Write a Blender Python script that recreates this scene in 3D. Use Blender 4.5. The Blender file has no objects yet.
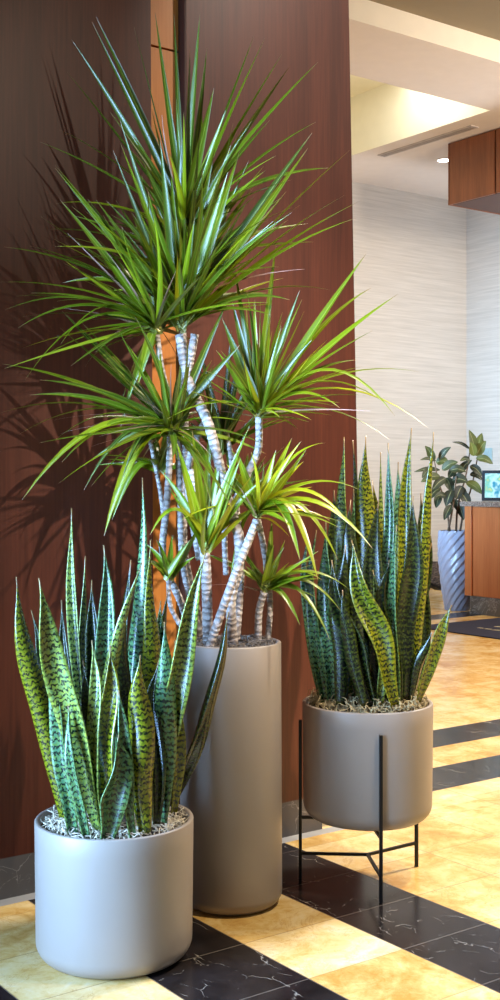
import bpy, bmesh, math, random
from mathutils import Vector, Matrix
random.seed(7)
S = 1.3                       # camera height in metres; layout below is in multiples of it
F, CX, HY = 1213.0, 250.0, 477.8
TH = math.radians(53.92)
UX, UY = math.sin(TH), math.cos(TH)        # direction along the panelled wall
NX, NY = UY, -UX                            # wall normal
COL = bpy.context.scene.collection

def W(u, v, z=0.0): return Vector((u*UX+v*NX, u*UY+v*NY, z))*S
def P(x, y, d): return Vector(((x-CX)/F*d, d, 1+(HY-y)/F*d))*S
def G(x, d, z=0.0): return Vector(((x-CX)/F*d, d, z))*S
def lin(c):
    def f(a):
        a /= 255.0
        return a/12.92 if a <= .04045 else ((a+.055)/1.055)**2.4
    return (f(c[0]), f(c[1]), f(c[2]), 1)

# ------------------------------------------------------------------ materials
class NT:
    def __init__(s, name):
        s.m = bpy.data.materials.new(name); s.m.use_nodes = True
        s.t = s.m.node_tree; s.n = s.t.nodes; s.b = s.n['Principled BSDF']
    def node(s, t, **k):
        n = s.n.new(t)
        for a, b in k.items():
            if a.startswith('i_'): n.inputs[int(a[2:])].default_value = b
            else: setattr(n, a, b)
        return n
    def link(s, a, b): s.t.links.new(a, b)
    def math(s, op, a, b=None, c=None, clamp=False):
        n = s.n.new('ShaderNodeMath'); n.operation = op; n.use_clamp = clamp
        for i, q in enumerate((a, b, c)):
            if q is None: continue
            if isinstance(q, (int, float)): n.inputs[i].default_value = q
            else: s.link(q, n.inputs[i])
        return n.outputs[0]
    def ramp(s, fac, stops):
        n = s.n.new('ShaderNodeValToRGB'); e = n.color_ramp.elements
        while len(e) < len(stops): e.new(.5)
        for i, (p, c) in enumerate(stops): e[i].position = p; e[i].color = c
        s.link(fac, n.inputs[0]); return n.outputs[0]
    def mix(s, fac, a, b, blend='MIX'):
        n = s.n.new('ShaderNodeMix'); n.data_type = 'RGBA'; n.blend_type = blend
        for i, q in ((0, fac), (6, a), (7, b)):
            if isinstance(q, (int, float, tuple)): n.inputs[i].default_value = q
            else: s.link(q, n.inputs[i])
        return n.outputs[2]
    def noise(s, scale, vec=None, detail=4, rough=.5, dist=0, stretch=None, out=0):
        n = s.node('ShaderNodeTexNoise'); n.inputs['Scale'].default_value = scale
        n.inputs['Detail'].default_value = detail; n.inputs['Roughness'].default_value = rough
        n.inputs['Distortion'].default_value = dist
        if stretch:
            m = s.node('ShaderNodeMapping'); m.inputs['Scale'].default_value = stretch
            s.link(vec or s.obj(), m.inputs[0]); s.link(m.outputs[0], n.inputs['Vector'])
        else: s.link(vec or s.obj(), n.inputs['Vector'])
        return n.outputs[out]
    def obj(s):
        if not hasattr(s, 'tc'): s.tc = s.node('ShaderNodeTexCoord')
        return s.tc.outputs['Object']
    def uv(s):
        s.obj(); return s.tc.outputs['UV']
    def attr(s, name):
        n = s.node('ShaderNodeAttribute'); n.attribute_name = name; return n.outputs['Fac']
    def set(s, rough=None, col=None, spec=None, metal=None, bump=None, bs=.2, bd=.002, coat=None):
        b = s.b
        if rough is not None:
            if isinstance(rough, (int, float)): b.inputs['Roughness'].default_value = rough
            else: s.link(rough, b.inputs['Roughness'])
        if col is not None:
            if isinstance(col, tuple): b.inputs['Base Color'].default_value = col
            else: s.link(col, b.inputs['Base Color'])
        if spec is not None: b.inputs['Specular IOR Level'].default_value = spec
        if metal is not None: b.inputs['Metallic'].default_value = metal
        if coat is not None: b.inputs['Coat Weight'].default_value = coat; b.inputs['Coat Roughness'].default_value = .2
        if bump is not None:
            n = s.node('ShaderNodeBump'); n.inputs['Strength'].default_value = bs; n.inputs['Distance'].default_value = bd
            s.link(bump, n.inputs['Height']); s.link(n.outputs[0], b.inputs['Normal'])
        return s.m

def mat_plain(name, c, rough=.5, metal=0, var=.12, scale=8):
    t = NT(name); n = t.noise(scale)
    a = lin(c); lo = tuple(x*(1-var) for x in a[:3])+(1,); hi = tuple(min(1, x*(1+var)) for x in a[:3])+(1,)
    return t.set(rough, t.ramp(n, [(.3, lo), (.7, hi)]), metal=metal, bump=t.noise(scale*30), bs=.05)

def mat_veneer(name, c1, c2, rough=.38, bands=1.0):
    t = NT(name)
    g = t.noise(9, stretch=(1, 1, .05), detail=6, rough=.65)
    g2 = t.noise(120, stretch=(1, 1, .035), detail=3)
    big = t.noise(1.6, detail=2)
    f = t.math('ADD', t.math('MULTIPLY', g, .42), t.math('ADD', t.math('MULTIPLY', g2, .3), t.math('MULTIPLY', big, .2)))
    return t.set(rough, t.ramp(f, [(.36, lin(c1)), (.68, lin(c2))]), bump=g2, bs=.12, bd=.001, spec=.4)

M = {}
M['panel'] = mat_veneer('mahogany_veneer', (66, 29, 17), (100, 50, 33))
M['maple'] = mat_veneer('honey_maple', (190, 118, 52), (218, 150, 80), .4)
M['cherry'] = mat_veneer('cherry_wood', (176, 96, 48), (212, 130, 74), .4)
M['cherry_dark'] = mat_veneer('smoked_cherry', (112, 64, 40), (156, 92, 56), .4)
M['dark_base'] = mat_plain('base_stone', (22, 18, 18), .3, 0, .3, 9)
M['gap_shade'] = mat_plain('reveal_shade', (62, 30, 20), .6)
M['pot'] = mat_plain('taupe_fiberstone', (150, 138, 128), .42, 0, .05, 3)
M['metal'] = mat_plain('black_steel', (18, 18, 20), .4, .3)
M['soil'] = mat_plain('soil', (60, 48, 38), .95, 0, .4, 40)
M['moss'] = mat_plain('pale_spanish_moss', (225, 212, 190), .8, 0, .3, 60)
M['moss_olive'] = mat_plain('olive_spanish_moss', (186, 168, 128), .8, 0, .4, 60)
M['moss_grey'] = mat_plain('grey_spanish_moss', (120, 108, 98), .85, 0, .4, 60)
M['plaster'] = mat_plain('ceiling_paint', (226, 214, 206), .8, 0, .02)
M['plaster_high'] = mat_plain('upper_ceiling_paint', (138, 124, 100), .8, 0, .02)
M['fascia'] = mat_plain('fascia_paint', (240, 234, 224), .8, 0, .02)
M['recess'] = mat_plain('recess_paint', (250, 246, 226), .8, 0, .02)
M['white_planter'] = mat_plain('glazed_white', (158, 168, 194), .25, 0, .04)
M['bark'] = mat_plain('ficus_bark', (96, 78, 62), .8, 0, .2, 30)
M['mat'] = mat_plain('navy_carpet', (34, 38, 62), .9, 0, .2, 60)
M['mat_mark'] = mat_plain('cream_carpet', (212, 200, 160), .9, 0, .15, 60)
M['black_plastic'] = mat_plain('black_plastic', (26, 30, 38), .35)
M['plate'] = mat_plain('switch_plate', (150, 176, 182), .4)
M['vent'] = mat_plain('vent_metal', (186, 176, 172), .5)
M['vent_dark'] = mat_plain('vent_slot', (160, 150, 146), .7)
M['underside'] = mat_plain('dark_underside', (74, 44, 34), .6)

# grasscloth wall covering
def mat_grass(name, c1, c2):
    t = NT(name)
    a = t.noise(26, stretch=(.06, .06, 1.6), detail=4, rough=.6)
    b = t.noise(90, stretch=(.02, .02, 1.2), detail=2)
    f = t.math('ADD', t.math('MULTIPLY', a, .6), t.math('MULTIPLY', b, .4))
    return t.set(.7, t.ramp(f, [(.32, lin(c1)), (.7, lin(c2))]), bump=f, bs=.2, bd=.004)
M['grass'] = mat_grass('grasscloth', (186, 178, 170), (212, 204, 196))

# marbles
def mat_cream():
    t = NT('cream_marble')
    r = t.attr('rnd')
    a = t.noise(5.5, detail=8, rough=.62, dist=.6)
    b = t.noise(22, detail=6, rough=.7, dist=1.2)
    f = t.math('ADD', t.math('MULTIPLY', a, .62), t.math('ADD', t.math('MULTIPLY', b, .25), t.math('MULTIPLY', r, .13)))
    c = t.ramp(f, [(.36, lin((192, 142, 66))), (.46, lin((216, 176, 104))), (.55, lin((230, 200, 140))), (.68, lin((232, 214, 178)))])
    vein = t.noise(2.6, detail=8, rough=.7, dist=1.5)
    vm = t.math('LESS_THAN', t.math('ABSOLUTE', t.math('SUBTRACT', vein, .5)), .006)
    c = t.mix(t.math('MULTIPLY', vm, .35), c, lin((186, 128, 62)))
    # joint lines
    s = t.node('ShaderNodeSeparateXYZ'); t.link(t.uv(), s.inputs[0])
    e = t.math('MINIMUM', t.math('MINIMUM', s.outputs[0], t.math('SUBTRACT', 1, s.outputs[0])), t.math('MINIMUM', s.outputs[1], t.math('SUBTRACT', 1, s.outputs[1])))
    g = t.math('LESS_THAN', e, .007)
    c = t.mix(t.math('MULTIPLY', g, .6), c, lin((160, 118, 70)))
    return t.set(t.math('ADD', .16, t.math('MULTIPLY', b, .15)), c, spec=.5)
def mat_black(name='black_marble', rough=.2):
    t = NT(name)
    base = t.ramp(t.noise(6, detail=6, rough=.7), [(.35, lin((17, 14, 15))), (.7, lin((46, 40, 40)))])
    c = base
    for sc, w, seed, gate, amt in ((3.5, .006, 0, .50, .75), (8, .010, 3, .53, .5), (18, .02, 9, .56, .35)):
        mp = t.node('ShaderNodeMapping'); mp.inputs['Location'].default_value = (seed, seed*1.7, 0); mp.inputs['Rotation'].default_value = (0, 0, .5+seed); mp.inputs['Scale'].default_value = (1, .55, 1)
        t.link(t.obj(), mp.inputs[0])
        nz = t.noise(9, vec=mp.outputs[0], detail=4, rough=.65, out=1)
        vm = t.node('ShaderNodeVectorMath', operation='MULTIPLY_ADD'); t.link(nz, vm.inputs[0]); vm.inputs[1].default_value = (.22/sc*3, .22/sc*3, 0); t.link(mp.outputs[0], vm.inputs[2])
        vo = t.node('ShaderNodeTexVoronoi', feature='DISTANCE_TO_EDGE'); vo.inputs['Scale'].default_value = sc; t.link(vm.outputs[0], vo.inputs['Vector'])
        line = t.math('SUBTRACT', 1, t.math('DIVIDE', vo.outputs[0], w), clamp=True)
        gt = t.math('MULTIPLY', t.math('SUBTRACT', t.noise(sc*.9, vec=mp.outputs[0], detail=4, rough=.7), gate), 12, clamp=True)
        c = t.mix(t.math('MULTIPLY', t.math('MULTIPLY', line, gt), amt), c, lin((222, 212, 198)))
    s = t.node('ShaderNodeSeparateXYZ'); t.link(t.uv(), s.inputs[0])
    e = t.math('MINIMUM', t.math('MINIMUM', s.outputs[0], t.math('SUBTRACT', 1, s.outputs[0])), t.math('MINIMUM', s.outputs[1], t.math('SUBTRACT', 1, s.outputs[1])))
    c = t.mix(t.math('MULTIPLY', t.math('LESS_THAN', e, .008), .5), c, lin((120, 110, 100)))
    return t.set(rough, c, spec=.4)
M['cream'] = mat_cream(); M['black'] = mat_black(); M['black_base'] = mat_black('black_marble_base', .5)
M['border'] = mat_plain('pale_border_stone', (150, 146, 140), .35)
t = NT('grey_marble')
v = t.noise(5, detail=8, rough=.7, dist=1.2)
line = t.math('SUBTRACT', 1, t.math('DIVIDE', t.math('ABSOLUTE', t.math('SUBTRACT', v, .5)), .012), clamp=True)
M['grey_marble'] = t.set(.25, t.mix(t.math('MULTIPLY', line, .7), t.ramp(t.noise(3, detail=5), [(.3, lin((74, 70, 68))), (.7, lin((128, 120, 112)))]), lin((214, 208, 200))))
t = NT('speckled_granite')
M['granite'] = t.set(.2, t.ramp(t.noise(120, detail=3), [(.35, lin((60, 50, 48))), (.65, lin((170, 152, 140)))]))
t = NT('dark_woven_fabric')
M['weave'] = t.set(.9, t.ramp(t.noise(40, stretch=(1, 1, 3), detail=4), [(.4, lin((34, 28, 26))), (.7, lin((120, 100, 88)))]))

# dracaena leaf: uv.x across, uv.y along
def mat_drac():
    t = NT('dracaena_leaf')
    s = t.node('ShaderNodeSeparateXYZ'); t.link(t.uv(), s.inputs[0])
    r = t.attr('rnd')
    g = t.ramp(r, [(0, lin((20, 38, 8))), (.35, lin((58, 84, 5))), (.7, lin((118, 140, 6))), (1, lin((196, 184, 24)))])
    st = t.node('ShaderNodeTexNoise'); mp = t.node('ShaderNodeMapping'); mp.inputs['Scale'].default_value = (14, .6, 1)
    t.link(t.uv(), mp.inputs[0]); t.link(mp.outputs[0], st.inputs['Vector']); st.inputs['Scale'].default_value = 1
    c = t.mix(t.math('MULTIPLY', t.math('SUBTRACT', st.outputs[0], .4), 1.4, clamp=True), g, lin((160, 176, 36)))
    edge = t.math('ABSOLUTE', t.math('SUBTRACT', s.outputs[0], .5))
    em = t.math('GREATER_THAN', edge, .43)
    c = t.mix(t.math('MULTIPLY', em, .5), c, lin((120, 84, 30)))
    mid = t.math('LESS_THAN', edge, .04)
    c = t.mix(t.math('MULTIPLY', mid, .45), c, lin((190, 205, 90)))
    tip = t.math('MULTIPLY', t.math('SUBTRACT', s.outputs[1], .93), 14, clamp=True)
    c = t.mix(tip, c, lin((150, 112, 78)))
    base = t.math('MULTIPLY', t.math('SUBTRACT', .1, s.outputs[1]), 8, clamp=True)
    c = t.mix(t.math('MULTIPLY', base, .6), c, lin((214, 214, 140)))
    m = t.set(.3, c, spec=.75)
    t.b.inputs['Subsurface Weight'].default_value = 0
    tr = t.node('ShaderNodeBsdfTranslucent'); t.link(c, tr.inputs[0])
    mx = t.node('ShaderNodeMixShader'); mx.inputs[0].default_value = .15
    out = t.n['Material Output']; t.link(t.b.outputs[0], mx.inputs[1]); t.link(tr.outputs[0], mx.inputs[2]); t.link(mx.outputs[0], out.inputs[0])
    return m
M['drac'] = mat_drac()
def mat_dry():
    t = NT('dry_leaf'); s = t.node('ShaderNodeSeparateXYZ'); t.link(t.uv(), s.inputs[0])
    return t.set(.6, t.ramp(s.outputs[1], [(0, lin((140, 120, 60))), (.5, lin((150, 112, 90))), (1, lin((196, 160, 150)))]))
M['dry'] = mat_dry()
# snake plant leaf: uv.x across, uv.y along (unit = 10 cm)
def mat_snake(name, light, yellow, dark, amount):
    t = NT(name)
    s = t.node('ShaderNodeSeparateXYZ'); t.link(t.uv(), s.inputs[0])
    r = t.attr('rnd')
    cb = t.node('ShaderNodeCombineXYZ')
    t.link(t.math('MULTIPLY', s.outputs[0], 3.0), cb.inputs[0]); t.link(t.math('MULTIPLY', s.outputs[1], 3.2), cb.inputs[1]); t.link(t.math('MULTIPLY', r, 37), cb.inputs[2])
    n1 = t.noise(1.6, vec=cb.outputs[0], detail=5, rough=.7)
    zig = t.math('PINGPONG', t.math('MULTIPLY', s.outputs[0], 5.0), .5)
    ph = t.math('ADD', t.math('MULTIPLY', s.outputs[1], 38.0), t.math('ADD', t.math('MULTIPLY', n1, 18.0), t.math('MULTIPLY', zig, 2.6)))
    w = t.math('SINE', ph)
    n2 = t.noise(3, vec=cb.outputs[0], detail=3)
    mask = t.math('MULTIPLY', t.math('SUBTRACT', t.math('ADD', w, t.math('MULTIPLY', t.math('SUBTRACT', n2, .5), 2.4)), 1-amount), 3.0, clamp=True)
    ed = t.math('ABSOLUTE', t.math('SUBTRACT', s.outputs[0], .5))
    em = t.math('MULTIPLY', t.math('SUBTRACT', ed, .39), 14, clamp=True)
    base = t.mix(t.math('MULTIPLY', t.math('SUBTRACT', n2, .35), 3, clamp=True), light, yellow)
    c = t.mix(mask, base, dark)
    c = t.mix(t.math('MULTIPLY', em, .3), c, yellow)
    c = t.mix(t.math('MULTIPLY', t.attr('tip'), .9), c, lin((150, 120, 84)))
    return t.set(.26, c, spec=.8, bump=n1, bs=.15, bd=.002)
M['snake_pale'] = mat_snake('snake_leaf_pale', lin((108, 134, 78)), lin((146, 158, 44)), lin((14, 36, 22)), .75)
M['snake_yellow'] = mat_snake('snake_leaf_yellow', lin((84, 98, 14)), lin((138, 134, 22)), lin((18, 28, 8)), .8)
M['snake_dark_shaded'] = mat_snake('snake_leaf_dark_shaded', lin((30, 44, 20)), lin((62, 72, 18)), lin((8, 16, 9)), 1.05)  # dark leaf green, also carries the shade inside the clump
M['snake_teal_lit'] = mat_snake('snake_leaf_teal_lit', lin((76, 122, 92)), lin((96, 124, 50)), lin((10, 34, 28)), .8)  # bluish daylight on the lit leaves is mixed into this green

def mat_stem():
    t = NT('dracaena_stem'); s = t.node('ShaderNodeSeparateXYZ'); t.link(t.uv(), s.inputs[0])
    n = t.noise(30, detail=4)
    ph = t.math('ADD', t.math('MULTIPLY', s.outputs[1], 6.283*52), t.math('MULTIPLY', n, 14))
    w = t.math('MULTIPLY', t.math('SUBTRACT', t.math('SINE', ph), .35), 3, clamp=True)
    c = t.ramp(t.noise(14, detail=4), [(.3, lin((158, 146, 138))), (.65, lin((218, 212, 208)))])
    c = t.mix(t.math('MULTIPLY', w, .5), c, lin((92, 72, 60)))
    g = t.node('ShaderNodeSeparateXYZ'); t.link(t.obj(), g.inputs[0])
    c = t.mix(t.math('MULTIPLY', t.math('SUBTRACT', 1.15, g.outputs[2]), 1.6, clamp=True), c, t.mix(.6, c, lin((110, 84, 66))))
    return t.set(.7, c, bump=t.math('SINE', ph), bs=.5, bd=.004)
M['stem'] = mat_stem()
def mat_ficus():
    t = NT('ficus_leaf'); s = t.node('ShaderNodeSeparateXYZ'); t.link(t.uv(), s.inputs[0])
    r = t.attr('rnd')
    c = t.ramp(r, [(0, lin((14, 20, 12))), (.5, lin((40, 46, 16))), (1, lin((98, 104, 44)))])
    mid = t.math('LESS_THAN', t.math('ABSOLUTE', t.math('SUBTRACT', s.outputs[0], .5)), .03)
    return t.set(.55, t.mix(t.math('MULTIPLY', mid, .6), c, lin((150, 150, 100))))
M['ficus'] = mat_ficus()
def mat_screen():
    t = NT('screen_picture')
    mp = t.node('ShaderNodeMapping'); mp.inputs['Location'].default_value = (2.3, 1.1, .4); t.link(t.obj(), mp.inputs[0])
    c = t.ramp(t.noise(9, vec=mp.outputs[0], detail=2), [(.3, lin((20, 50, 80))), (.42, lin((50, 150, 190))), (.52, lin((190, 240, 250))), (.62, lin((120, 200, 190))), (.72, lin((230, 220, 120)))])
    t.link(c, t.b.inputs['Emission Color']); t.b.inputs['Emission Strength'].default_value = 1.3
    return t.set(.2, lin((10, 10, 12)))
M['screen'] = mat_screen()
t = NT('lamp_glow'); t.b.inputs['Emission Color'].default_value = (1, .93, .8, 1); t.b.inputs['Emission Strength'].default_value = 12
M['glow'] = t.m

# ------------------------------------------------------------------ mesh helpers
def finish(name, bm, mats, parent=None, smooth=True, loc=None):
    if not isinstance(mats, (list, tuple)): mats = [mats]
    me = bpy.data.meshes.new(name); bm.normal_update(); bm.to_mesh(me); bm.free()
    for m in mats: me.materials.append(m)
    if smooth:
        for p in me.polygons: p.use_smooth = True
    o = bpy.data.objects.new(name, me); COL.objects.link(o)
    if parent is not None:
        o.parent = parent; o.matrix_parent_inverse = parent.matrix_basis.inverted()
    return o
def empty(name, loc, label, cat, group=None):
    o = bpy.data.objects.new(name, None); COL.objects.link(o); o.location = loc; o.empty_display_size = .1
    bpy.context.view_layer.update()
    o['label'] = label; o['category'] = cat
    if group: o['group'] = group
    return o
def tag(o, label, cat, group=None, kind=None):
    o['label'] = label; o['category'] = cat
    if group: o['group'] = group
    if kind: o['kind'] = kind
    return o
def struct(o): o['kind'] = 'structure'; return o
def uvbox(bm, u0, u1, v0, v1, z0, z1, mi=0):
    """box aligned to the building grid"""
    vs = [bm.verts.new(W(u, v, z)) for z in (z0, z1) for (u, v) in ((u0, v0), (u1, v0), (u1, v1), (u0, v1))]
    fs = [(0, 3, 2, 1), (4, 5, 6, 7), (0, 1, 5, 4), (1, 2, 6, 5), (2, 3, 7, 6), (3, 0, 4, 7)]
    out = []
    for f in fs:
        fc = bm.faces.new([vs[i] for i in f]); fc.material_index = mi; out.append(fc)
    return vs
def bevel(bm, w=.003, seg=2):
    bmesh.ops.recalc_face_normals(bm, faces=bm.faces[:])
    bmesh.ops.bevel(bm, geom=bm.edges[:], offset=w, segments=seg, affect='EDGES', profile=.6)
def box_obj(name, r, mat, parent=None, bev=.003):
    bm = bmesh.new(); uvbox(bm, *r)
    if bev: bevel(bm, bev)
    else: bmesh.ops.recalc_face_normals(bm, faces=bm.faces[:])
    return finish(name, bm, mat, parent, smooth=False)
def lathe(bm, prof, c, seg=96, mi=0):
    rings = []
    for r, z in prof:
        if r < 1e-5: rings.append([bm.verts.new((c[0], c[1], c[2]+z))]); continue
        rings.append([bm.verts.new((c[0]+r*math.cos(2*math.pi*i/seg), c[1]+r*math.sin(2*math.pi*i/seg), c[2]+z)) for i in range(seg)])
    for a, b in zip(rings, rings[1:]):
        for i in range(seg):
            j = (i+1) % seg
            if len(a) == 1 and len(b) == 1: continue
            if len(a) == 1: f = bm.faces.new((a[0], b[j], b[i]))
            elif len(b) == 1: f = bm.faces.new((a[i], a[j], b[0]))
            else: f = bm.faces.new((a[i], a[j], b[j], b[i]))
            f.material_index = mi
    bmesh.ops.recalc_face_normals(bm, faces=bm.faces[:])
def catmull(pts, n):
    pts = [Vector(p) for p in pts]
    if len(pts) == 2: return [pts[0].lerp(pts[1], i/(n-1)) for i in range(n)]
    L = [0]
    for a, b in zip(pts, pts[1:]): L.append(L[-1]+(b-a).length)
    ext = [pts[0]*2-pts[1]]+pts+[pts[-1]*2-pts[-2]]
    out = []
    for i in range(n):
        s = L[-1]*i/(n-1); k = 0
        while k < len(pts)-2 and s > L[k+1]: k += 1
        t = (s-L[k])/max(1e-9, L[k+1]-L[k])
        p0, p1, p2, p3 = ext[k], ext[k+1], ext[k+2], ext[k+3]
        out.append(.5*((2*p1)+(-p0+p2)*t+(2*p0-5*p1+4*p2-p3)*t*t+(-p0+3*p1-3*p2+p3)*t*t*t))
    return out
def tube(bm, pts, rad, seg=8, uvl=None, cap=True, vs=1.0):
    """rad: function of t"""
    n = len(pts); prev = None; rings = []; ln = 0; lens = []
    for i, p in enumerate(pts):
        tg = (pts[min(i+1, n-1)]-pts[max(i-1, 0)]).normalized()
        if prev is None:
            a = tg.orthogonal().normalized()
        else: a = (prev-tg*prev.dot(tg)).normalized()
        prev = a; b = tg.cross(a)
        if i: ln += (p-pts[i-1]).length
        lens.append(ln); r = rad(i/(n-1))
        rings.append([bm.verts.new(p+(a*math.cos(2*math.pi*k/seg)+b*math.sin(2*math.pi*k/seg))*r) for k in range(seg)])
    for i in range(n-1):
        for k in range(seg):
            j = (k+1) % seg
            f = bm.faces.new((rings[i][k], rings[i][j], rings[i+1][j], rings[i+1][k]))
            if uvl is not None:
                for lp, (uu, vv) in zip(f.loops, ((k/seg, lens[i]), ((k+1)/seg, lens[i]), ((k+1)/seg, lens[i+1]), (k/seg, lens[i+1]))): lp[uvl].uv = (uu, vv*vs)
    if cap:
        bm.faces.new(rings[0][::-1]); bm.faces.new(rings[-1])

def blade(bm, uvl, rl, tl, pts, wfun, face, fold=.3, roll=lambda t: 0, rnd=.5, cross=3, vlen=None, tip=None, mi=0):
    """a leaf: pts = centre line from base to tip, face = direction the upper side looks at"""
    n = len(pts); rows = []; ln = 0; lens = [0]
    for i in range(1, n): lens.append(lens[-1]+(pts[i]-pts[i-1]).length)
    for i, p in enumerate(pts):
        tt = lens[i]/lens[-1]
        tg = (pts[min(i+1, n-1)]-pts[max(i-1, 0)]).normalized()
        nm = (face-tg*face.dot(tg))
        nm = nm.normalized() if nm.length > 1e-4 else tg.orthogonal().normalized()
        nm = Matrix.Rotation(roll(tt), 3, tg) @ nm
        sd = tg.cross(nm); w = wfun(tt); row = []
        for k in range(cross):
            x = 2*k/(cross-1)-1
            v = bm.verts.new(p+sd*(x*w/2)+nm*(abs(x)**1.5*w*fold*.5)); v[rl] = rnd
            if tl is not None: v[tl] = tip(tt) if tip else 0
            row.append(v)
        rows.append(row)
    for i in range(n-1):
        for k in range(cross-1):
            f = bm.faces.new((rows[i][k], rows[i][k+1], rows[i+1][k+1], rows[i+1][k])); f.material_index = mi
            y0, y1 = (lens[i]/lens[-1], lens[i+1]/lens[-1]) if vlen is None else (lens[i]*vlen, lens[i+1]*vlen)
            for lp, q in zip(f.loops, ((k/(cross-1), y0), ((k+1)/(cross-1), y0), ((k+1)/(cross-1), y1), (k/(cross-1), y1))): lp[uvl].uv = q
def leaf_bm():
    bm = bmesh.new(); return bm, bm.loops.layers.uv.new('UVMap'), bm.verts.layers.float.new('rnd'), bm.verts.layers.float.new('tip')

# ------------------------------------------------------------------ floor
def build_floor():
    bm = bmesh.new(); uvl = bm.loops.layers.uv.new('UVMap'); rl = bm.faces.layers.float.new('rnd')
    us = [1.010+.2558*k for k in range(-28, 44)]
    vs = [-1.888-.2239*k for k in range(-22, 46)]
    vv = sorted(vs+[-2.63, -2.67], reverse=True)
    vv = [v for v in vv]
    def black(u, v):
        if v > -2.64:
            for a, b in ((.50, .755), (.755, 1.009), (1.266, 1.53), (1.78, 2.04)):
                pass
            if .752 < u < 1.009 or 1.266 < u < 1.52 or 1.776 < u < 2.034: return True
            return False
        if u > 2.1:
            for a, b in ((-3.007, -2.784), (-3.455, -3.231), (-6.366, -6.142), (-8.15, -7.93)):
                if a-.01 < v < b+.01: return True
        return False
    rr = random.Random(3)
    for i in range(len(us)-1):
        for j in range(len(vv)-1):
            u0, u1, v0, v1 = us[i], us[i+1], vv[j], vv[j+1]
            f = bm.faces.new([bm.verts.new((u*S, v*S, 0)) for u, v in ((u0, v1), (u1, v1), (u1, v0), (u0, v0))])
            um, vm = (u0+u1)/2, (v0+v1)/2
            mi = 1 if black(um, vm) else 0
            if -2.67 < vm < -2.63 and um < 2.35: mi = 2
            if vm < -2.67 and vm > -2.784 and um < 2.3: mi = 0
            f.material_index = mi; f[rl] = rr.random()
            # thin slivers share the tile's joint
            for lp, q in zip(f.loops, ((0, 0), (1, 0), (1, 1), (0, 1))): lp[uvl].uv = q
    o = finish('floor', bm, [M['cream'], M['black'], M['border']], smooth=False)
    # local axes are the building grid: x along the wall, y along its normal
    o.matrix_world = Matrix(((UX, NX, 0, 0), (UY, NY, 0, 0), (0, 0, -1, 0), (0, 0, 0, 1)))
    struct(o)
build_floor()

# ------------------------------------------------------------------ panelled column
TOP = 3.78*S
def prism_uv(name, quad, v0, v1, mat, parent=None):
    """quad: four (u, z) corners; extruded between v0 and v1"""
    bm = bmesh.new()
    a = [bm.verts.new(W(u, v0, z)) for u, z in quad]; b = [bm.verts.new(W(u, v1, z)) for u, z in quad]
    bm.faces.new(a); bm.faces.new(b[::-1])
    for i in range(4):
        j = (i+1) % 4; bm.faces.new((a[i], b[i], b[j], a[j]))
    bmesh.ops.recalc_face_normals(bm, faces=bm.faces[:])
    return finish(name, bm, mat, parent, smooth=False)
FV = -2.670
bb = .097
zt = 3.78
struct(prism_uv('wall_left', [(-4, bb), (1.640, bb), (1.6225, zt), (-4, zt)], FV, FV-.9, M['panel']))
struct(prism_uv('wall_centre', [(1.741, bb), (2.355, bb), (2.265, zt), (1.737, zt)], FV, FV-.9, M['panel']))
struct(prism_uv('trim_1', [(1.60, 2.128), (1.7408, 2.128), (1.7408, zt), (1.60, zt)], FV-.032, FV-.06, M['maple']))
struct(prism_uv('trim_2', [(1.60, bb), (1.7408, bb), (1.7408, 2.122), (1.60, 2.122)], FV-.032, FV-.06, M['maple']))
struct(prism_uv('gap_shade_strip', [(1.7365, bb), (1.7412, bb), (1.7372, zt), (1.7325, zt)], FV-.001, FV-.06, M['gap_shade']))  # dark strip on the recess return, its shadow put into the colour
bm = bmesh.new(); uvbox(bm, -4, 2.2, FV+.0, FV-.8, 0, bb*S*0+bb)
b0 = finish('baseboard_left', bm, M['black_base'], smooth=False); struct(b0)

# ------------------------------------------------------------------ far room shell
struct(box_obj('wall_back', (2.0, 8.65, -8.2, -8.35, 0, 4.3), M['grass'], bev=0))
struct(box_obj('wall_right', (8.55, 8.7, -8.2, -1.5, 0, 4.3), M['grass'], bev=0))
struct(box_obj('baseboard_back', (2.0, 8.55, -8.18, -8.2, 0, .1), M['grey_marble'], bev=0))
struct(box_obj('baseboard_right', (8.53, 8.55, -8.18, -1.5, 0, .1), M['grey_marble'], bev=0))
# lower ceiling with a rectangular recess
bm = bmesh.new()
zc, zr = 3.64, 4.12
def quadz(u0, u1, v0, v1, z, mi=0):
    f = bm.faces.new([bm.verts.new(W(u, v, z)) for u, v in ((u0, v0), (u1, v0), (u1, v1), (u0, v1))]); f.material_index = mi
RU0, RU1, RV0, RV1 = 4.3, 6.526, -6.03, -7.85
quadz(2, 9, -5.30, RV0, zc); quadz(2, RU0, RV0, RV1, zc); quadz(RU1, 9, RV0, RV1, zc); quadz(2, 9, RV1, -8.4, zc)
finish_c = finish('ceiling_soffit', bm, [M['plaster']], smooth=False); struct(finish_c)
bm = bmesh.new()
quadz(RU0, RU1, RV0, RV1, zr)
for (a, b) in (((RU0, RV0), (RU1, RV0)), ((RU1, RV0), (RU1, RV1)), ((RU1, RV1), (RU0, RV1)), ((RU0, RV1), (RU0, RV0))):
    bm.faces.new([bm.verts.new(W(*a, zc)), bm.verts.new(W(*b, zc)), bm.verts.new(W(*b, zr)), bm.verts.new(W(*a, zr))])
struct(finish('ceiling_recess', bm, M['recess'], smooth=False))
bm = bmesh.new(); bm.faces.new([bm.verts.new(W(u, -5.30, z)) for u, z in ((2, zc), (9, zc), (9, 3.781), (2, 3.781))])
struct(finish('ceiling_fascia', bm, M['fascia'], smooth=False))
bm = bmesh.new(); quadz(-5, 9, 3, -5.30, 3.78); struct(finish('ceiling', bm, M['plaster_high'], smooth=False))

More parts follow.
